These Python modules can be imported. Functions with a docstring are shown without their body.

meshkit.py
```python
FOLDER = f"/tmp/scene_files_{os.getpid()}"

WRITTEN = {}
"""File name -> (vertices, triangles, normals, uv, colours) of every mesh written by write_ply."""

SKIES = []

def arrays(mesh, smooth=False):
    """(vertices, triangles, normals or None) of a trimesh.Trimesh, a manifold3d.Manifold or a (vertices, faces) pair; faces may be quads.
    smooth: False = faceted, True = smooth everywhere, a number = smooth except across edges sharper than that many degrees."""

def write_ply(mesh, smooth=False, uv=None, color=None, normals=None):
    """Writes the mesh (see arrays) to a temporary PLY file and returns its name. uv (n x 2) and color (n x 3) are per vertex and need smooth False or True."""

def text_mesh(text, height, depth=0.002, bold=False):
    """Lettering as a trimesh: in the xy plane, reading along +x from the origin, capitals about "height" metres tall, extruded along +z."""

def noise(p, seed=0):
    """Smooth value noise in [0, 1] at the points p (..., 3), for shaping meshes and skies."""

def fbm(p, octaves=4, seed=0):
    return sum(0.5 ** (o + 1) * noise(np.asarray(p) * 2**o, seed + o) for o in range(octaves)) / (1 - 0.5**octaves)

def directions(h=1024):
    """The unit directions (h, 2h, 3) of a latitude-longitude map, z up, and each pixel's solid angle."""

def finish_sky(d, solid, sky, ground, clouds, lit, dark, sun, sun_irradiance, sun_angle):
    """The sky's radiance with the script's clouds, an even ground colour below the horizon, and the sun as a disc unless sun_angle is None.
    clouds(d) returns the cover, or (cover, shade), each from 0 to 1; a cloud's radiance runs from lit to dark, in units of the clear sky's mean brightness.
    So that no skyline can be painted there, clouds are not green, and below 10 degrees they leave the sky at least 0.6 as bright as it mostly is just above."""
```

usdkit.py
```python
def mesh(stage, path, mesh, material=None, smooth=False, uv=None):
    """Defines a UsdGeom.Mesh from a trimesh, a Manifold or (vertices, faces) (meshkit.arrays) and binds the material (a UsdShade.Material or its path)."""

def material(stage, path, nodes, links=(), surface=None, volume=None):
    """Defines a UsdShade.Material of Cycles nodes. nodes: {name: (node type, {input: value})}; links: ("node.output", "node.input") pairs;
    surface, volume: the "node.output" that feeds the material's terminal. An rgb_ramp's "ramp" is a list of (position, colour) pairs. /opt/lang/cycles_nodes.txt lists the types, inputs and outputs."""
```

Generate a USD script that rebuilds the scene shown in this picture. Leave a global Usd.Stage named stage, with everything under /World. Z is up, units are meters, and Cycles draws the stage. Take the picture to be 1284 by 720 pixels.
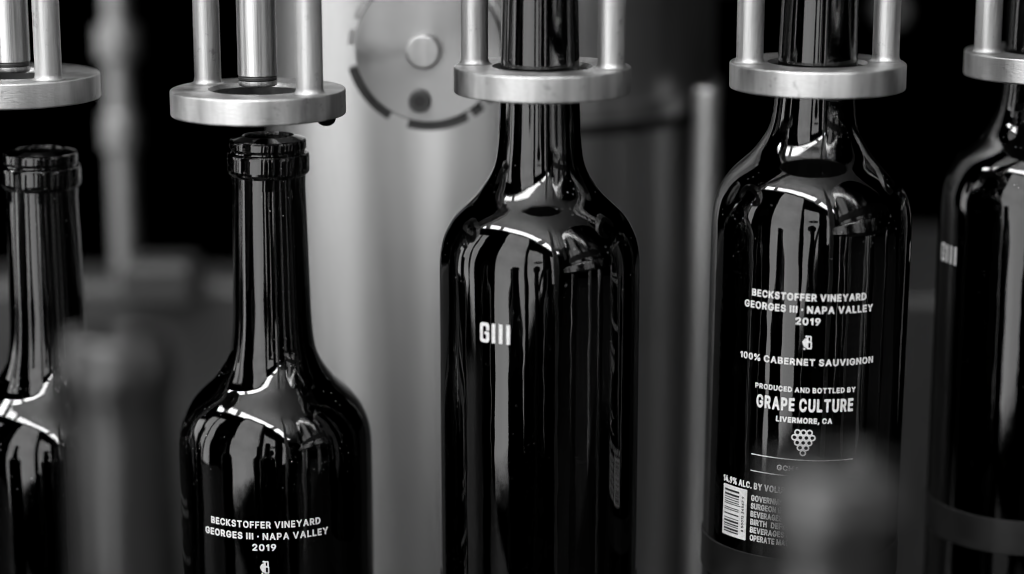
import math, random
import numpy as np, trimesh
import shapely
from shapely import affinity
from shapely.geometry import Polygon, Point, box as sbox
from shapely.ops import unary_union
from pxr import Usd, UsdGeom, UsdLux, UsdShade, Gf, Sdf
import usdkit, meshkit

stage = Usd.Stage.CreateInMemory()
UsdGeom.SetStageUpAxis(stage, "Z")
UsdGeom.SetStageMetersPerUnit(stage, 1.0)
UsdGeom.Xform.Define(stage, "/World")
UsdGeom.Scope.Define(stage, "/World/Looks")

# ------------------------------------------------------------------ camera, light levels, exposure
cam = UsdGeom.Camera.Define(stage, "/World/camera")
cam.AddTranslateOp().Set(Gf.Vec3d(0, -0.833, 1.377))
cam.AddRotateXOp().Set(90 - 12.6)
cam.CreateHorizontalApertureAttr(36.0)
cam.CreateVerticalApertureAttr(36.0 * 574 / 1024)
cam.CreateFocalLengthAttr(36.0 * 2800 / 1284)
cam.CreateFStopAttr(2.9)
cam.CreateFocusDistanceAttr(0.842)
cam.CreateClippingRangeAttr(Gf.Vec2f(0.02, 200))
cam.CreateExposureAttr(0.0)
PANE = 3.3          # radiance of the added glowing panes
TUBE = 26.0         # radiance of the fluorescent tubes
WALL_AZ, WALL_D = -47.0, 1.5     # the pane wall: direction of its foot point (0 = towards the camera, left negative), distance
TUBE_D, TUBE_Z = 2.1, 4.46     # lamp row: distance from the bottles (parallel to the wall), height

# ------------------------------------------------------------------ helpers
taken = {}
def numbered(path):
    n = taken.get(path, -1) + 1
    taken[path] = n
    return path if n == 0 else f"{path}_{n:03d}"
def tag(p, label=None, cat=None, group=None, kind=None):
    for k, v in (("label", label), ("category", cat), ("group", group), ("kind", kind)):
        if v: p.SetCustomDataByKey(k, v)
    return p
def obj(name, mesh, mat, parent=None, smooth=35):
    base = "/World" if parent is None else str(parent.GetPath())
    return usdkit.mesh(stage, numbered(f"{base}/{name}"), mesh, mat, smooth=smooth).GetPrim()
def thing(name, label, cat, loc=(0, 0, 0), rotz=0, group=None, kind=None):
    x = UsdGeom.Xform.Define(stage, numbered(f"/World/{name}"))
    x.AddTranslateOp().Set(Gf.Vec3d(*map(float, loc)))
    x.AddRotateZOp().Set(float(rotz))
    return tag(x.GetPrim(), label, cat, group, kind)
def dup(src, loc, rotz, label, group=None, lean=0.0):
    x = UsdGeom.Xform.Define(stage, numbered("/World/" + src.GetName()))
    x.GetPrim().GetReferences().AddInternalReference(src.GetPath())
    x.GetPrim().SetInstanceable(True)
    x.ClearXformOpOrder()
    x.AddTranslateOp().Set(Gf.Vec3d(*map(float, loc)))
    if lean: x.AddRotateYOp().Set(float(lean))
    x.AddRotateZOp().Set(float(rotz))
    was = src.GetCustomData()
    return tag(x.GetPrim(), label, was["category"], group or was.get("group"))
def revolve(prof, n=128, closed=False):
    """prof: [(r, z)] bottom to top on the outside; a closed profile makes a solid ring."""
    p = np.array(prof, float)
    a = np.arange(n) * 2 * np.pi / n
    v = np.stack([p[:, None, 0] * np.cos(a), p[:, None, 0] * np.sin(a), np.repeat(p[:, 1:2], n, 1)], -1).reshape(-1, 3)
    m = len(p)
    rows = m if closed else m - 1
    i, j = np.meshgrid(np.arange(rows), np.arange(n), indexing="ij")
    i2, j2 = (i + 1) % m, (j + 1) % n
    q = np.stack([i * n + j, i * n + j2, i2 * n + j2, i2 * n + j], -1).reshape(-1, 4)
    t = trimesh.Trimesh(v, np.vstack([q[:, [0, 1, 2]], q[:, [0, 2, 3]]]), process=False)
    t.update_faces(t.area_faces > 1e-14)
    return t
def rounded(r, z0, z1, c, seg=4, r_in=0.0):
    """profile of a solid (or bored) turned part with rounded edges"""
    p = [(r_in, z0), (r - c, z0)]
    for k in range(1, seg + 1):
        t = k / seg * np.pi / 2
        p.append((r - c + c * np.sin(t), z0 + c - c * np.cos(t)))
    for k in range(seg + 1):
        t = k / seg * np.pi / 2
        p.append((r - c + c * np.cos(t), z1 - c + c * np.sin(t)))
    p.append((r_in, z1))
    return p
def bx(x0, x1, y0, y1, z0, z1, c=0.0):
    m = trimesh.creation.box(bounds=[[x0, y0, z0], [x1, y1, z1]])
    if c:
        import manifold3d as md
        w = np.array([x1 - x0, y1 - y0, z1 - z0]); o = np.array([x0 + x1, y0 + y1, z0 + z1]) / 2
        pts = []
        for s in np.array(np.meshgrid([-1, 1], [-1, 1], [-1, 1])).T.reshape(-1, 3):
            for k in range(3):
                h = w / 2 - c; h[k] = w[k] / 2
                pts.append(o + s * h)
        m = trimesh.convex.convex_hull(np.array(pts))
    return m
def moved(m, loc=(0, 0, 0), R=None):
    m = m.copy()
    if R is not None: m.apply_transform(R)
    m.apply_translation(loc)
    return m
def rot(deg, axis): return trimesh.transformations.rotation_matrix(math.radians(deg), axis)
def cat(*ms): return trimesh.util.concatenate([m for m in ms])

# ------------------------------------------------------------------ materials (the picture is black and white: all neutral)
def M(name, nodes, links, surface="p.BSDF"):
    return usdkit.material(stage, f"/World/Looks/{name}", nodes, links, surface=surface)
def g(v): return (v, v, v)

def metal(name, lo, hi, rlo, rhi, scale=(60, 60, 6), bump=0.0, bscale=(900, 900, 900), spots=0.0):
    n = {"pos": ("geometry", {}), "map": ("mapping", {"scale": scale}), "noi": ("noise_texture", {"scale": 1.0, "detail": 5.0, "roughness": 0.6}),
         "cr": ("rgb_ramp", {"ramp": [(0.3, g(lo)), (0.7, g(hi))]}), "rr": ("map_range", {"from_min": 0.3, "from_max": 0.7, "to_min": rlo, "to_max": rhi, "clamp": True}),
         "p": ("principled_bsdf", {"metallic": 1.0})}
    l = [("pos.position", "map.vector"), ("map.vector", "noi.vector"), ("noi.fac", "cr.fac"), ("noi.fac", "rr.value"), ("rr.result", "p.roughness")]
    if spots:
        n["sn"] = ("noise_texture", {"scale": 160.0, "detail": 6.0, "roughness": 0.7})
        n["sr"] = ("rgb_ramp", {"ramp": [(0.60, g(1.0)), (0.70, g(1 - spots))]})
        n["mx"] = ("mix_color", {"blend_type": "multiply", "fac": 1.0})
        l += [("pos.position", "sn.vector"), ("sn.fac", "sr.fac"), ("cr.color", "mx.a"), ("sr.color", "mx.b"), ("mx.result", "p.base_color")]
    else:
        l += [("cr.color", "p.base_color")]
    if bump:
        n["m2"] = ("mapping", {"scale": bscale}); n["n2"] = ("noise_texture", {"scale": 1.0, "detail": 3.0}); n["b"] = ("bump", {"strength": bump, "distance": 0.0004})
        l += [("pos.position", "m2.vector"), ("m2.vector", "n2.vector"), ("n2.fac", "b.height"), ("b.normal", "p.normal")]
    return M(name, n, l)
ALU = metal("machined_aluminium", 0.30, 0.66, 0.36, 0.56, (85, 85, 12), 0.25, (500, 500, 1400), spots=0.42)
ROD = metal("brushed_rod_steel", 0.36, 0.56, 0.42, 0.56, (240, 240, 16), 0.25, (1600, 1600, 60), spots=0.36)
NOZ = metal("drawn_tube_steel", 0.40, 0.56, 0.28, 0.40, (500, 500, 5), 0.2, (2200, 2200, 30))
DRUM = metal("drum_stainless", 0.36, 0.50, 0.33, 0.42, (45, 45, 2.0))
POST = metal("dull_post_steel", 0.26, 0.36, 0.40, 0.5, (60, 60, 12))
TANK = metal("tank_steel", 0.5, 0.66, 0.12, 0.2, (20, 20, 4))
GUIDE = metal("guide_steel", 0.45, 0.6, 0.40, 0.5, (60, 60, 12))
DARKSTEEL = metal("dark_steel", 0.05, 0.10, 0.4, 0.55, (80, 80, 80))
def paint(name, v, rough, spec=0.5, var=0.15, scale=30.0):
    return M(name, {"pos": ("geometry", {}), "noi": ("noise_texture", {"scale": scale, "detail": 5.0}), "cr": ("rgb_ramp", {"ramp": [(0.3, g(v * (1 - var))), (0.7, g(v * (1 + var)))]}),
                    "p": ("principled_bsdf", {"roughness": rough, "specular_ior_level": spec})},
             [("pos.position", "noi.vector"), ("noi.fac", "cr.fac"), ("cr.color", "p.base_color")])
HOUSING = paint("machine_grey_paint", 0.028, 0.5)
RUBBER = paint("black_rubber", 0.012, 0.45)
FOIL = M("dark_capsule", {"p": ("principled_bsdf", {"base_color": g(0.016), "roughness": 0.19, "ior": 1.65})}, [])
BAND = paint("band_grey", 0.010, 0.42, spec=0.22, var=0.5, scale=70)
DECK = paint("deck_dark", 0.03, 0.5)
FLOOR = paint("floor_concrete", 0.10, 0.7, var=0.3, scale=3)
CEIL = paint("ceiling_paint", 0.85, 0.9, 0.2, 0.06, 1.5)
WALLM = paint("wall_dark_paint", 0.035, 0.8, 0.2)
FRAME = paint("frame_dark_metal", 0.02, 0.5)
INK = M("white_ink", {"pos": ("geometry", {}), "noi": ("noise_texture", {"scale": 900.0, "detail": 4.0}), "cr": ("rgb_ramp", {"ramp": [(0.3, g(0.54)), (0.6, g(0.68))]}),
                      "p": ("principled_bsdf", {"roughness": 0.45, "specular_ior_level": 0.4})}, [("pos.position", "noi.vector"), ("noi.fac", "cr.fac"), ("cr.color", "p.base_color")])
# bottle glass: very dark, polished, with fine dust specks
GLASS = M("dark_bottle_glass", {
    "tc": ("texture_coordinate", {}),
    "vor": ("voronoi_texture", {"scale": 420.0, "feature": "f1"}), "dot": ("map_range", {"from_min": 0.08, "from_max": 0.13, "to_min": 1.0, "to_max": 0.0, "clamp": True}),
    "big": ("noise_texture", {"scale": 55.0, "detail": 4.0, "roughness": 0.7}), "sel": ("map_range", {"from_min": 0.54, "from_max": 0.66, "to_min": 0.0, "to_max": 0.5, "clamp": True}),
    "mul": ("math", {"math_type": "multiply"}), "mh": ("math", {"math_type": "multiply"}), "hi": ("map_range", {"from_min": 0.16, "from_max": 0.19, "to_min": 0.12, "to_max": 1.0, "clamp": True}),
    "wob": ("noise_texture", {"scale": 26.0, "detail": 1.0}), "bmp": ("bump", {"strength": 0.10, "distance": 0.0012}),
    "map": ("mapping", {"scale": (1.0, 1.0, 0.22)}), "rip": ("noise_texture", {"scale": 300.0, "detail": 1.0}), "bm2": ("bump", {"strength": 0.16, "distance": 0.00025}),
    "sep": ("separate_xyz", {}), "nof": ("map_range", {"from_min": 0.284, "from_max": 0.272, "to_min": 0.0, "to_max": 1.0, "clamp": True}), "wm": ("math", {"math_type": "multiply"}), "low": ("map_range", {"from_min": 0.225, "from_max": 0.19, "to_min": 0.0, "to_max": 1.0, "clamp": True}), "rm": ("math", {"math_type": "multiply"}),
    "p": ("principled_bsdf", {"base_color": g(0.022), "roughness": 0.012, "ior": 1.52, "transmission_weight": 1.0}),
    "d": ("diffuse_bsdf", {"color": g(0.6)}), "mix": ("mix_closure", {})},
    [("tc.object", "vor.vector"), ("tc.object", "big.vector"), ("tc.object", "wob.vector"), ("vor.distance", "dot.value"), ("big.fac", "sel.value"), ("sep.z", "hi.value"), ("hi.result", "mh.value1"), ("sel.result", "mh.value2"), ("dot.result", "mul.value1"), ("mh.value", "mul.value2"),
     ("sep.z", "nof.value"), ("wob.fac", "wm.value1"), ("nof.result", "wm.value2"), ("wm.value", "bmp.height"), ("tc.object", "map.vector"), ("map.vector", "rip.vector"), ("tc.object", "sep.vector"), ("sep.z", "low.value"), ("rip.fac", "rm.value1"), ("low.result", "rm.value2"), ("rm.value", "bm2.height"), ("bmp.normal", "bm2.normal"), ("bm2.normal", "p.normal"), ("mul.value", "mix.fac"), ("p.BSDF", "mix.closure1"), ("d.BSDF", "mix.closure2")], surface="mix.closure")
WINE = M("dark_wine", {"p": ("principled_bsdf", {"base_color": g(0.0015), "roughness": 0.3, "specular_ior_level": 0.0})}, [])
PANEM = M("glowing_pane", {"pos": ("geometry", {}), "noi": ("noise_texture", {"scale": 1.3, "detail": 3.0}), "mr": ("map_range", {"from_min": 0.3, "from_max": 0.7, "to_min": 0.8 * PANE, "to_max": 1.15 * PANE}),
                                  "e": ("emission", {"color": g(1.0)})}, [("pos.position", "noi.vector"), ("noi.fac", "mr.value"), ("mr.result", "e.strength")], surface="e.emission")
TUBEM = M("lit_tube", {"e": ("emission", {"color": g(1.0), "strength": TUBE})}, [], surface="e.emission")
# turned face of the wheel: anisotropic about its own axis
WHEEL_C = (-0.0341, 0.0762, 1.273)
WHEELM = M("turned_wheel_face", {
    "geo": ("geometry", {}), "sub": ("vector_math", {"math_type": "subtract", "vector2": WHEEL_C}),
    "nrm": ("vector_math", {"math_type": "normalize"}),
    "p": ("principled_bsdf", {"metallic": 1.0, "base_color": g(0.35), "roughness": 0.30, "anisotropic": 0.85})},
    [("geo.position", "sub.vector1"), ("sub.vector", "nrm.vector1"), ("nrm.vector", "p.tangent")])

# ------------------------------------------------------------------ setting: floor, ceiling, wall behind the camera, its added glowing panes and tube lights
tag(obj("floor", bx(-9, 9, -10, 1.6, -0.1, 0.0), FLOOR), "dark concrete floor under the bottling machine", "floor", kind="structure")
tag(obj("ceiling", bx(-9, 9, -10, 0.8, 5.9, 6.0), CEIL), "pale painted ceiling mirrored in the bottle shoulders", "ceiling", kind="structure")
a0 = math.radians(WALL_AZ)
FOOT = np.array([math.sin(a0), -math.cos(a0)]) * WALL_D
TDIR = np.array([math.cos(a0), math.sin(a0)])       # along the wall, to the right as seen from the bottles
def wall_box(t0, t1, z0, z1, d0, d1):
    """box on the pane wall: t along it, d = distance in front of it (towards the bottles)"""
    n = -FOOT / WALL_D
    pts = []
    for t in (t0, t1):
        for d in (d0, d1):
            for z in (z0, z1):
                q = FOOT + TDIR * t + n * d
                pts.append((q[0], q[1], z))
    return trimesh.convex.convex_hull(np.array(pts))
tag(obj("pane_wall", wall_box(-4.8, 8.5, 0.0, 3.29, -0.25, -0.05), WALLM, smooth=False), "dark partition wall with tall added glowing panes, mirrored in the bottles", "wall", kind="structure")
def tz(az): return WALL_D * math.tan(math.radians(az - WALL_AZ))
def window(az0, az1, z0, z1, label):  # panes added, their glow in place of a pale wall under the lamps
    t0, t1 = tz(az0), tz(az1)
    w = thing("window", label, "window", group="added glowing panes in front of the bottling line")
    obj("pane", wall_box(t0, t1, z0, z1, -0.04, -0.02), PANEM, w, smooth=False)
    f = 0.05
    obj("frame", cat(wall_box(t0 - f, t0 - .003, z0 - f, z1 + f, -0.05, 0.03), wall_box(t1 + .003, t1 + f, z0 - f, z1 + f, -0.05, 0.03),
                     wall_box(t0, t1, z1 + .003, z1 + f, -0.05, 0.03), wall_box(t0, t1, z0 - f, z0 - .003, -0.05, 0.03)), FRAME, w, smooth=False)
window(-51.5, -17, 0.66, 3.22, "wide added glowing pane, the main grey streak mirrored in the bottles")
window(-113, -101, 0.75, 2.2, "narrow added glowing pane at the very end of the wall")
window(-98, -88, 0.75, 2.6, "narrow added glowing pane second from the end of the wall")
window(-86.5, -78, 0.75, 2.6, "narrow added glowing pane just left of the wall pier")
window(-13, 4, 0.75, 2.5, "medium added glowing pane just right of the wide one")
window(12, 18, 0.75, 2.5, "slim added glowing pane farthest right")
def tube_light(u0, u1, label):
    w = thing("strip_light", label, "lamp", group="strip lights above the windows")
    t0, t1, d0 = u0 * TUBE_D, u1 * TUBE_D, WALL_D - TUBE_D
    obj("diffuser", wall_box(t0, t1, TUBE_Z, TUBE_Z + 0.05, d0 - 0.21, d0 + 0.21), TUBEM, w, smooth=False)
    obj("end_cap", wall_box(t0 - 0.03, t0 - 0.001, TUBE_Z - 0.01, TUBE_Z + 0.06, d0 - 0.22, d0 + 0.22), FRAME, w, smooth=False)
    obj("end_cap", wall_box(t1 + 0.001, t1 + 0.03, TUBE_Z - 0.01, TUBE_Z + 0.06, d0 - 0.22, d0 + 0.22), FRAME, w, smooth=False)
tube_light(-0.44, 1.06, "long lit strip light over the wide pane")
tube_light(1.28, 2.7, "lit strip light over the slim pane at the right")
tube_light(-1.0, -0.58, "short lit strip light over the wall pier")
tube_light(-1.68, -1.24, "short lit strip light farthest left")
# ------------------------------------------------------------------ machine behind the bottles
dr = thing("carousel_drum", "large brushed stainless drum in the blurred background behind the bottles", "machine drum", (-0.010, 0.307, 0))
obj("shell", revolve(rounded(0.113, 0.80, 1.70, 0.002), 192), DRUM, dr)
def arc_strip(r0, r1, a0, a1, z0, z1, n=40):
    a = np.radians(np.linspace(a0, a1, n))
    poly = Polygon(np.vstack([np.stack([r1 * np.cos(a), r1 * np.sin(a)], 1), np.stack([r0 * np.cos(a[::-1]), r0 * np.sin(a[::-1])], 1)]))
    return moved(trimesh.creation.extrude_polygon(poly, z1 - z0, engine="earcut"), (0, 0, z0))
obj("flange", arc_strip(0.1132, 0.1162, -80, 60, 1.2235, 1.2320), DRUM, dr)
obj("flange_shade", arc_strip(0.1132, 0.1142, -80, 60, 1.2175, 1.2232), DARKSTEEL, dr)  # dark strip coloured in as the shade under the flange
def plain_post(name, x, y, z0, z1, r, label, collars=(), mat=None):
    mat = mat or POST
    p = thing(name, label, "post", (x, y, 0))
    obj("rod", revolve(rounded(r, z0, z1, r * 0.3), 40), mat, p)
    for (c0, c1, cr) in collars:
        obj("collar", revolve(rounded(cr, c0, c1, 0.003, r_in=r * .8), 40), mat, p)
plain_post("guide_post", 0.0938, 0.235, 0.80, 1.237, 0.0066, "plain grey steel rod standing at the drum's right edge", [(1.118, 1.122, 0.0072)], GUIDE)
plain_post("support_post", -0.2305, 0.472, 0.80, 1.75, 0.0078, "blurred grey steel post with two thick collars at the upper left", [(1.2215, 1.2425, .0128), (1.168, 1.191, 0.0112)])

hb = thing("machine_housing", "low grey machine housing blurred behind the two left bottles", "machine housing")
obj("body", bx(-0.62, -0.125, 0.44, 0.50, 0.8, 1.094, 0.006), HOUSING, hb, smooth=False)
obj("cover_block", bx(-0.222, -0.180, 0.40, 0.438, 1.088, 1.114, 0.004), HOUSING, hb, smooth=False)
hb = thing("machine_housing", "low dark housing blurred between the two rightmost bottles", "machine housing")
obj("body", bx(0.195, 0.36, 0.30, 0.5, 0.8, 1.118, 0.005), DECK, hb, smooth=False)
kn = thing("clamp_knob", "dim round knob in the dark above the rightmost gap, right of the bell", "knob", (0.20, 0.36, 1.262))
obj("grip", moved(revolve(rounded(0.011, 0, 0.02, 0.004), 48), R=rot(90, [1, 0, 0])), HOUSING, kn)
kn = thing("clamp_knob", "dim round knob in the dark just left of the bell over the text bottle", "knob", (0.112, 0.36, 1.283))
obj("grip", moved(revolve(rounded(0.012, 0, 0.02, 0.004), 48), R=rot(90, [1, 0, 0])), HOUSING, kn)

for (cx, cy, nm) in ((0.75, -2.3, "nearer"), (1.75, -2.2, "middle"), (2.6, -1.6, "farthest")):  # unseen columns put in for the faint stripes they mirror in the bottles
    c = thing("added_column", f"{nm} pale upright column added behind the camera for a faint mirrored stripe", "column", (cx, cy, 0))
    obj("shaft", bx(-0.10, 0.10, -0.08, 0.08, 0.0, 5.89, 0.01), CEIL, c, smooth=False)
# notched cam wheel facing the camera
wh = thing("cam_wheel", "round turned steel wheel with two bolts behind the bells", "wheel", WHEEL_C)
TOW = rot(90, [1, 0, 0])       # local z -> -y
obj("face_disc", moved(revolve(rounded(0.0300, -0.006, 0.0, 0.0006), 160), R=TOW), WHEELM, wh)
def arc_ring(r0, r1, a0, a1, z0, z1, n=24):
    a = np.radians(np.linspace(a0, a1, n))
    poly = Polygon(np.vstack([np.stack([r1 * np.cos(a), r1 * np.sin(a)], 1), np.stack([r0 * np.cos(a[::-1]), r0 * np.sin(a[::-1])], 1)]))
    return moved(trimesh.creation.extrude_polygon(poly, z1 - z0, engine="earcut"), (0, 0, z0))
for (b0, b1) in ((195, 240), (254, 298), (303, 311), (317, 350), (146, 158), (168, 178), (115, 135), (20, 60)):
    dark = 190 < b0 < 330  # shade on the downward-facing teeth, put into their material
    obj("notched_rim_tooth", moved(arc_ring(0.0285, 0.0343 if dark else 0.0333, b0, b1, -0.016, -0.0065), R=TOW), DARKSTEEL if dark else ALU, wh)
obj("backing_disc", moved(revolve(rounded(0.0305, -0.02, -0.0062, 0.0005), 96), R=TOW), DARKSTEEL, wh)  # its dark edge past the face stands in for a shadow line
def dome(r, h, n=48): return revolve([(r * 0.98, -0.001), (r, 0.0), (r, h * .55)] + [(r * math.cos(t), h * .55 + h * .45 * math.sin(t)) for t in np.linspace(0.25, 1.5707, 8)], n)
obj("centre_bolt", moved(revolve(rounded(0.0071, -0.001, 0.005, 0.0013), 64), (-0.002, 0, -0.0006), TOW), ALU, wh)
lb = obj("hex_bolt", moved(revolve(rounded(0.0046, 0.0, 0.005, 0.0006, r_in=0.0025), 48), (-0.0036, 0, -0.0208), TOW), DARKSTEEL, wh)
hexa = trimesh.creation.cylinder(radius=0.0028, height=0.003, sections=6)
obj("hex_socket", moved(hexa, (-0.0036, -0.0025, -0.0208), TOW), RUBBER, lb if False else wh, smooth=False)

# ------------------------------------------------------------------ deck and pedestals (what carries the bottles)
tag(obj("conveyor_deck", bx(-1.0, 0.9, -0.42, 0.19, 0.890, 0.914, 0.002), DECK, smooth=False), "dark machine deck under the bottles", "deck", kind="structure")

# ------------------------------------------------------------------ bottles
LIP = 0.300
OUT = [(6.0, 118), (8, 117)]
# (depth below lip in mm, outer radius in mm)
neck = [(56, 14.9), (65, 15.1), (73, 15.5), (78.7, 16.05), (82, 16.6), (87.5, 18.8), (91, 21.2), (94, 23.3), (97, 26.6), (100, 29.8), (103, 32.4), (105.8, 34.1), (111.4, 36.6), (116.7, 37.65), (121, 37.95), (127, 38.0)]
from scipy.interpolate import PchipInterpolator
from scipy.ndimage import gaussian_filter1d
_d = np.arange(0, 320, 0.25)
_k = PchipInterpolator([0, 18.0, 22, 30, 40, 50] + [a for a, _ in neck] + [200, 288, 320], [14.0, 14.0, 14.1, 14.3, 14.55, 14.75] + [b for _, b in neck] + [38.0, 37.8, 37.8])
_r = gaussian_filter1d(_k(_d), 1.3 / 0.25, mode="nearest")
def prof_r(d): return float(np.interp(d, _d, _r))
def held(p, d=0.10):
    """extra points near the corners of a turned profile, so that its flats stay flat when shaded smooth"""
    out = [p[0]]
    for a, b in zip(p, p[1:]):
        n = math.dist(a, b)
        if n > 3 * d:
            for t in (d / n, 1 - d / n):
                out.append((a[0] + (b[0] - a[0]) * t, a[1] + (b[1] - a[1]) * t))
        out.append(b)
    return out
def outer_profile():
    p = [(0.0, 12.0), (12, 10.5), (24, 5.0), (30, 1.2), (33, 0.0)]
    for t in np.linspace(0.2, 1, 8): p.append((33 + 4.8 * math.sin(t * math.pi / 2), 12 - 12 * math.cos(t * math.pi / 2) if t < 1 else 12))
    ds = list(np.linspace(287, 135, 12)) + list(np.arange(131, 60, -1.5)) + list(np.arange(60, 17.9, -3))
    p += [(float(prof_r(d)), 300 - d) for d in ds]
    # finish: collar, groove, upper lip
    p += [(14.15, 284.6), (14.5, 285.1), (15.2, 285.5), (15.6, 286.2), (15.7, 287.2), (15.72, 292.0), (15.6, 292.9), (15.2, 293.35), (14.5, 293.5), (14.1, 293.7), (14.0, 294.2), (14.15, 294.7), (14.5, 294.9), (14.62, 295.4), (14.62, 297.7), (14.4, 298.4), (13.9, 298.75), (10.4, 299.85), (9.9, 300.0), (9.4, 299.9)]
    p = [(r, z + 1.8 if z > 284.3 else z) for r, z in p]
    k = next(i for i, q in enumerate(p) if q[1] > 284.3)
    return [(r / 1000, z / 1000) for r, z in p[:k - 1] + held(p[k - 1:])]
def inner_r(zmm):
    d = 300 - zmm
    return float(prof_r(min(max(d, 18), 288))) - (3.0 if d > 60 else 3.0 + 2.0 * min(1, (60 - d) / 40))
def inner_profile():
    p = [(9.1, 301.4), (8.95, 300.6), (9.0, 298.6)] + [(inner_r(z), z) for z in list(np.arange(294, 170, -2.0)) + list(np.linspace(168, 18, 10))] + [(30, 14), (22, 16), (0, 17)]
    return [(r / 1000, z / 1000) for r, z in p]
glass_prof = outer_profile() + inner_profile()
FILL = 243.0
wine_prof = [(0, 16.5), (22.2, 15.6), (30.2, 13.6)] + [(inner_r(z) + 0.25, z) for z in list(np.linspace(18, 168, 10)) + list(np.arange(170, FILL, 2.0)) + [FILL]]
wine_prof = [(r / 1000, z / 1000) for r, z in wine_prof] + [(inner_r(FILL) / 1000 - 0.0012, (FILL - 0.8) / 1000), (0.0, (FILL - 0.9) / 1000)]
RB = 0.03803
def wrap(mesh, u0, v0, R=RB, edge=0.0012):
    """flat lettering (x right, y up, z out) laid round the bottle: u0 = arc position of x = 0 (m), v0 = height of y = 0"""
    v, f = trimesh.remesh.subdivide_to_size(mesh.vertices, mesh.faces, edge, max_iter=12)
    a = (v[:, 0] + u0) / R
    rr = R + v[:, 2]
    return trimesh.Trimesh(np.stack([rr * np.sin(a), -rr * np.cos(a), v[:, 1] + v0], 1), f, process=False)
def flat(poly, depth=0.00018):
    ps = getattr(poly, "geoms", [poly])
    return trimesh.util.concatenate([trimesh.creation.extrude_polygon(p, depth, engine="earcut") for p in ps if p.area > 1e-12])
_glyphs = {}
def glyph(ch):
    """one capital, 0.1 high, as a shapely shape starting at x = 0"""
    if ch == "I": return sbox(0, 0, 0.021, 0.1)
    if ch == "1": return Polygon([(0.02, 0), (0.041, 0), (0.041, 0.1), (0.024, 0.1), (0, 0.082), (0, 0.062), (0.02, 0.074)])
    if ch not in _glyphs:
        t = meshkit.text_mesh(ch, 0.1, 0.01, bold=True)
        top = t.vertices[:, 2] > 0.005
        fs = t.faces[top[t.faces].all(1)]
        p = unary_union([Polygon(t.vertices[x][:, :2]).buffer(1e-5) for x in fs])
        _glyphs[ch] = affinity.translate(p, -p.bounds[0], 0)
    return _glyphs[ch]
def letters(text, cap, width=None, fat=0.0, align="c", gap=0.026, squeeze=1.0):
    """capitals of height cap metres, letter-spaced, fitted to width, as one shapely shape centred on the origin"""
    x, out = 0.0, []
    for ch in text:
        if ch == " ": x += 0.042; continue
        q = affinity.scale(glyph(ch), squeeze, 1, origin=(0, 0))
        out.append(affinity.translate(q, x, 0)); x += q.bounds[2] + gap
    poly = unary_union(out)
    x0, y0, x1, y1 = poly.bounds
    s = cap / 0.1
    sx = (width / (x1 - x0)) if width else s
    poly = affinity.translate(poly, -(x0 + x1) / 2 if align == "c" else -x0, -0.05)
    poly = affinity.scale(poly, sx, s, origin=(0, 0))
    if fat: poly = poly.buffer(fat, join_style=1, quad_segs=2)
    return poly.simplify(0.00003)
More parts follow.
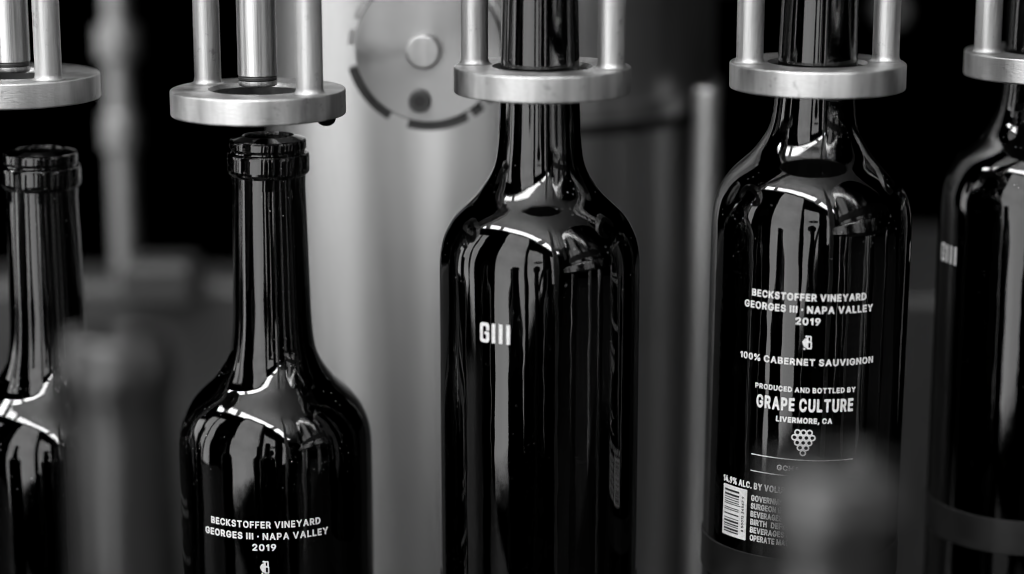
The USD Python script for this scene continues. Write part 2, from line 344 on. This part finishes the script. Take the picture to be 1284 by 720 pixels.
def make_capped(loc, rotz, label):
    b = thing("capped_bottle", label, "wine bottle", loc, rotz)
    obj("glass", revolve(glass_prof, 128, closed=False), GLASS, b, smooth=50)
    obj("wine", revolve(wine_prof, 64), WINE, b, smooth=50)
    pr = [(prof_r(d) / 1000 + 0.0002, (300 - d) / 1000) for d in np.linspace(76, 20, 14)] + [(0.0145, 0.2855), (0.0158, 0.2868), (0.0161, 0.2883), (0.0161, 0.2945), (0.0158, 0.2954), (0.0151, 0.2965), (0.0151, 0.2997), (0.0146, 0.3012), (0.0136, 0.3021), (0.0, 0.3025)]
    obj("capsule", revolve(pr, 96), FOIL, b, smooth=40)
    return b
def make_bottle(loc, rotz, label):
    b = thing("wine_bottle", label, "wine bottle", loc, rotz)
    obj("glass", revolve(glass_prof, 144, closed=False), GLASS, b, smooth=50)
    obj("wine", revolve(wine_prof, 96), WINE, b, smooth=50)
    obj("base_band", revolve([(0.03795, 0.0425), (0.03835, 0.0428), (0.03835, 0.0565), (0.03795, 0.0568)], 128), BAND, b, smooth=30)
    P = lambda name, poly, u, v: obj(name, wrap(flat(poly), u, v), INK, b, smooth=False)
    mm = 0.001
    P("vineyard_lettering", letters("BECKSTOFFER VINEYARD", 2.45 * mm, 44 * mm, 0.06 * mm), 0, 0.1583)
    P("appellation_lettering", letters("GEORGES III \u00b7 NAPA VALLEY", 2.45 * mm, 50.4 * mm, 0.06 * mm), 0, 0.1537)
    P("vintage_lettering", letters("2019", 2.45 * mm, 9 * mm, 0.06 * mm), 0, 0.1493)
    bowl = lambda cy, h, w: sbox(0, cy - h / 2, w, cy + h / 2).buffer(-0.45 * mm).buffer(0.45 * mm).difference(sbox(0.35 * mm, cy - h / 2 + 0.5 * mm, w - 0.5 * mm, cy + h / 2 - 0.5 * mm))
    mono = unary_union([bowl(1.35 * mm, 2.4 * mm, 1.55 * mm), bowl(-1.0 * mm, 2.9 * mm, 1.75 * mm), sbox(-0.15 * mm, -2.4 * mm, 0.42 * mm, 2.5 * mm),
                        Polygon([(-0.25 * mm, 1.6 * mm), (-1.0 * mm, 1.25 * mm), (-1.7 * mm, 0.2 * mm), (-1.3 * mm, -0.9 * mm), (-0.8 * mm, -1.7 * mm), (-0.25 * mm, -1.9 * mm)]).buffer(0.1 * mm),
                        Point(-0.95 * mm, -2.4 * mm).buffer(0.35 * mm), Polygon([(-0.9 * mm, 2.3 * mm), (-0.3 * mm, 2.75 * mm), (0.3 * mm, 2.3 * mm), (-0.3 * mm, 1.9 * mm)])])
    P("monogram", mono, 0, 0.1413)
    P("grape_variety_lettering", letters("100% CABERNET SAUVIGNON", 2.3 * mm, 53 * mm, 0.055 * mm), 0, 0.1338)
    P("producer_line_lettering", letters("PRODUCED AND BOTTLED BY", 1.8 * mm, 38.4 * mm, 0.045 * mm), 0, 0.1231)
    P("producer_lettering", letters("GRAPE CULTURE", 4.5 * mm, 36.8 * mm, 0.12 * mm, gap=0.03), 0, 0.1173)
    P("town_lettering", letters("LIVERMORE, CA", 1.85 * mm, 20.8 * mm, 0.08 * mm), 0, 0.1114)
    rings = []
    for row, n in enumerate((3, 4, 3, 2, 1)):
        for k in range(n):
            c = Point((k - (n - 1) / 2) * 2.2 * mm, (4.0 - row * 1.95) * mm)
            rings.append(c.buffer(1.22 * mm, 24).difference(c.buffer(0.72 * mm, 24)))
    P("grape_emblem", unary_union(rings), 0, 0.1028)
    P("rule", sbox(-20 * mm, -0.17 * mm, 19.5 * mm, 0.17 * mm), 0, 0.0962)
    P("small_lettering", letters("GCHA", 1.9 * mm, 8.5 * mm, 0.05 * mm), -5.2 * mm, 0.0926)
    P("rule", sbox(-20 * mm, -0.17 * mm, 19.5 * mm, 0.17 * mm), 0, 0.0897)
    P("alcohol_lettering", letters("14.9% ALC. BY VOLUME", 2.3 * mm, 30 * mm, 0.08 * mm, "l"), -33.4 * mm, 0.0838)
    for k, s in enumerate(("GOVERNMENT WARNING: (1) ACCORDING", "SURGEON GENERAL, WOMEN SHOULD", "BEVERAGES DURING PREGNANCY", "BIRTH  DEFECTS. (2) CONSUMPTION", "BEVERAGES IMPAIRS YOUR ABILITY", "OPERATE MACHINERY, AND MAY")):
        P("warning_lettering", letters(s, 2.1 * mm, (1.36 * len(s)) * mm, 0.07 * mm, "l", gap=0.02), -19.3 * mm, 0.0790 - k * 0.00315)
    P("barcode_panel", sbox(-6.0 * mm, -10 * mm, 6.0 * mm, 10 * mm).buffer(-0.3 * mm).buffer(0.3 * mm), -27.2 * mm, 0.0716)
    rnd, y, bars = random.Random(5), -8.6, []
    while y < 8.2:
        h = rnd.choice((0.28, 0.3, 0.5, 0.75))
        long = rnd.random() < 0.15
        bars.append(sbox(-5.0 * mm, y * mm, (3.2 if long else 2.4) * mm, (y + h) * mm))
        y += h + rnd.choice((0.45, 0.6, 0.9, 1.3))
    obj("barcode_bars", wrap(flat(unary_union(bars), 0.0003), -27.2 * mm, 0.0716), RUBBER, b, smooth=False)
    dg = affinity.rotate(letters("8 50012 34567 9", 1.0 * mm, 14 * mm, 0.0), 90, origin=(0, 0))
    obj("barcode_digits", wrap(flat(dg, 0.0003), -22.9 * mm, 0.0716), RUBBER, b, smooth=False)
    # front: GIII, condensed
    G_out = sbox(-1.95 * mm, -3.75 * mm, 1.95 * mm, 3.75 * mm).buffer(-1.2 * mm).buffer(1.2 * mm, 12)
    G_in = sbox(-0.75 * mm, -2.55 * mm, 0.75 * mm, 2.45 * mm).buffer(-0.5 * mm).buffer(0.5 * mm, 12)
    gap = sbox(0.3 * mm, 0.35 * mm, 2.2 * mm, 0.85 * mm)
    G = unary_union([G_out.difference(G_in).difference(gap), sbox(0.0, -0.65 * mm, 1.9 * mm, 0.35 * mm)])
    front = unary_union([affinity.translate(G, -4.25 * mm, 0)] + [sbox((x - 0.68) * mm, -3.65 * mm, (x + 0.68) * mm, 3.65 * mm) for x in (-0.5, 2.4, 5.3)])
    P("front_lettering", front, math.pi * RB, 0.1598)
    return b

B = [(( -0.1857, 0.0363, 0.9367), 90, "open wine bottle cut off by the left edge, nothing over its mouth"),
     (( -0.0932, 0.0118, 0.9459), -1.5, "open wine bottle just below the bell with the filling tube"),
     (( 0.0104, -0.0063, 1.0226), 154, "wine bottle raised through its bell beside the wheel, GIII on its side"),
     (( 0.1123, 0.0035, 1.0361), -7.5, "wine bottle showing its full printed back text and barcode"),
     (( 0.2098, 0.0476, 1.0364), 107, "dark wine bottle cut off by the right edge"),
     (( -0.1061, -0.2499, 0.9320), 40, "blurred foil capped bottle neck close to the lens at lower left"),
     (( 0.0715, -0.3538, 0.9275), 200, "blurred foil capped bottle neck close to the lens at lower right"),
     (( -0.335, -0.200, 0.9320), 75, "bottle waiting on the deck left of the frame, mirrored in the others"),
     (( -0.170, -0.335, 0.9320), 15, "capped bottle beside the lower left blurred neck, just outside the frame"),
     (( -0.400, 0.020, 0.9320), 15, "bottle farther left on the deck outside the frame, mirrored in the others")]
first = make_bottle(*B[0])
tag(first, group="wine bottles on the bottling line")
for loc, rz, lab in B[1:5]:
    dup(first, loc, rz, lab, lean=0.6 if "full printed" in lab else 0.0)
cap0 = make_capped(*B[5]); tag(cap0, group="capped bottles in front of the line")
for loc, rz, lab in B[6:]:
    dup(cap0, loc, rz, lab)
ped = None
for i, (loc, rz, lab) in enumerate(B):
    x, y, z = loc
    nm = ("left edge bottle", "bottle under the filling tube", "bottle beside the wheel", "bottle with the back text", "right edge bottle", "lower left blurred bottle", "lower right blurred bottle", "waiting bottle", "capped bottle just outside the frame", "farthest waiting bottle")[i]
    p = thing("bottle_pedestal", f"dark round pedestal under the {nm}", "pedestal", (x, y, 0.914))
    obj("plate", revolve(rounded(0.036, max(z - 0.914 - 0.012, 0.0005), z - 0.914 - 0.0003, 0.001), 64), DARKSTEEL, p)
    if z - 0.914 > 0.02:
        obj("piston", revolve(rounded(0.014, 0.0005, z - 0.914 - 0.0122, 0.001), 48), POST, p)

# ------------------------------------------------------------------ centring bells and filling tubes
def ring_profile(R, rh, t, c):
    p = []
    def corner(cx, cz, a0, a1):
        for k in range(4):
            a = math.radians(a0 + (a1 - a0) * k / 3)
            p.append((cx + c * math.cos(a), cz + c * math.sin(a)))
    corner(R - c, -t + c, -90, 0); corner(R - c, -c, 0, 90)
    p.append((rh + 0.0012, 0.0)); p.append((rh + 0.0011, -0.0003)); p.append((rh + 0.0003, -0.0016)); p.append((rh + 0.0055, -t + 0.0005)); p.append((rh + 0.006, -t))
    return p
RODR = 0.00505
def make_bell(loc, rotz, label):
    b = thing("centring_bell", label, "centring bell", loc, rotz)
    obj("ring", revolve(ring_profile(0.033, 0.0175, 0.0097, 0.0007), 160, closed=True), ALU, b, smooth=30)
    for s in (-1, 1):
        fil = [(RODR + 0.0016, 0.0001), (RODR + 0.0009, 0.0003), (RODR + 0.0004, 0.0008), (RODR + 0.0001, 0.0016), (RODR, 0.0024)]
        obj("rod", moved(revolve(fil + [(RODR, 0.30), (0, 0.30)], 64), (s * 0.026, 0, 0)), ROD, b, smooth=30)
    return b
bells = [((-0.1923, 0.0242, 1.2697), -47, "aluminium bell ring at the left edge with one rod beside a filling tube"),
         ((-0.0958, 0.0051, 1.2664), -36.5, "aluminium bell ring with two rods over an open bottle, a drip beneath"),
         ((0.0113, -0.0063, 1.2763), -14, "aluminium bell ring round the raised bottle neck beside the wheel"),
         ((0.1148, 0.0035, 1.2766), 6, "aluminium bell ring round the neck of the bottle with back text"),
         ((0.2109, 0.0411, 1.2764), 10, "aluminium bell ring cut off by the right edge")]
bell0 = make_bell(*bells[0]); tag(bell0, group="centring bells over the bottles")
for loc, rz, lab in bells[1:]:
    dup(bell0, loc, rz, lab)
def make_tube(loc, label):
    t = thing("filling_tube", label, "filling tube", loc)
    R = 0.0074
    obj("tube", revolve([(0.0045, 0.0), (R - 0.0008, 0.0), (R - 0.0003, 0.0003), (R - 0.0001, 0.0008), (R - 0.0001, 0.0022)], 72), NOZ, t, smooth=30)
    obj("seal_ring", revolve([(R - 0.0004, 0.0022), (R - 0.0001, 0.0026), (R - 0.0001, 0.0034), (R - 0.0004, 0.0038)], 72), RUBBER, t)
    obj("barrel", revolve([(R - 0.0004, 0.0038), (R, 0.0042), (R, 0.30), (0, 0.30)], 72), NOZ, t, smooth=30)
    obj("outlet", revolve([(0.0046, 0.02), (0.0046, 0.0001), (0.0030, 0.0001)], 48), RUBBER, t)
    return t
tb = make_tube((-0.0958, 0.0051, 1.2675), "steel filling tube with a black seal poised over the open bottle")
tag(tb, group="filling tubes")
dup(tb, (-0.1928, 0.0242, 1.2705), 0, "steel filling tube at the upper left edge of the picture")
dr_ = thing("liquid_drop", "dark liquid drop hanging under the bell with the filling tube", "drop", (-0.0690, -0.0098, 1.2570))
obj("bead", revolve([(0.0, -0.0027), (0.0015, -0.0025), (0.0028, -0.0017), (0.0034, -0.0007), (0.0036, 0.0)], 32), WINE, dr_)
# dark machine head hanging in front, mirrored in the bottles' right shoulders
hd = thing("steel_tank", "steel tank with a bottom flange, mirrored at the right of the shoulders", "tank", (0.64, -0.33, 1.2))
obj("barrel", revolve(rounded(0.35, 0.06, 0.62, 0.03), 96), TANK, hd)
obj("flange", revolve(rounded(0.42, 0.0, 0.058, 0.012), 96), TANK, hd)
obj("hoop", revolve([(0.349, 0.10), (0.356, 0.105), (0.356, 0.165), (0.349, 0.17)], 96), DARKSTEEL, hd)
obj("bracket", moved(bx(-0.03, 0.03, -0.06, 0.02, 0.0, 0.30, 0.006), (-0.27, -0.255, 0.20), None), DARKSTEEL, hd, smooth=False)
for k, (lx, ly) in enumerate(((-0.30, -0.12), (-0.12, -0.30), (-0.26, 0.18), (0.15, 0.28))):
    obj("leg", moved(revolve(rounded(0.028, -1.2, -0.001, 0.004), 32), (lx, ly, 0)), TANK, hd)
vs = thing("added_blocker", "dark upright blocker added behind the camera to break up the medium pane", "added blocker", (-0.10, -1.75, 0))  # unseen, shaped to make the mirrored pane patchy
obj("column", revolve(rounded(0.06, 0.0, 1.25, 0.01), 32), FRAME, vs)
obj("blocker_ball", moved(trimesh.creation.icosphere(3, 0.13), (0, 0, 1.36)), FRAME, vs)
obj("blocker_ring", moved(revolve(rounded(0.16, 0, 0.04, 0.012, r_in=0.11), 48), (0.05, 0, 1.62)), FRAME, vs)
obj("blocker_bar", moved(trimesh.creation.cylinder(radius=0.045, height=0.7), (0.19, 0, 1.2), rot(18, [0, 1, 0])), FRAME, vs)
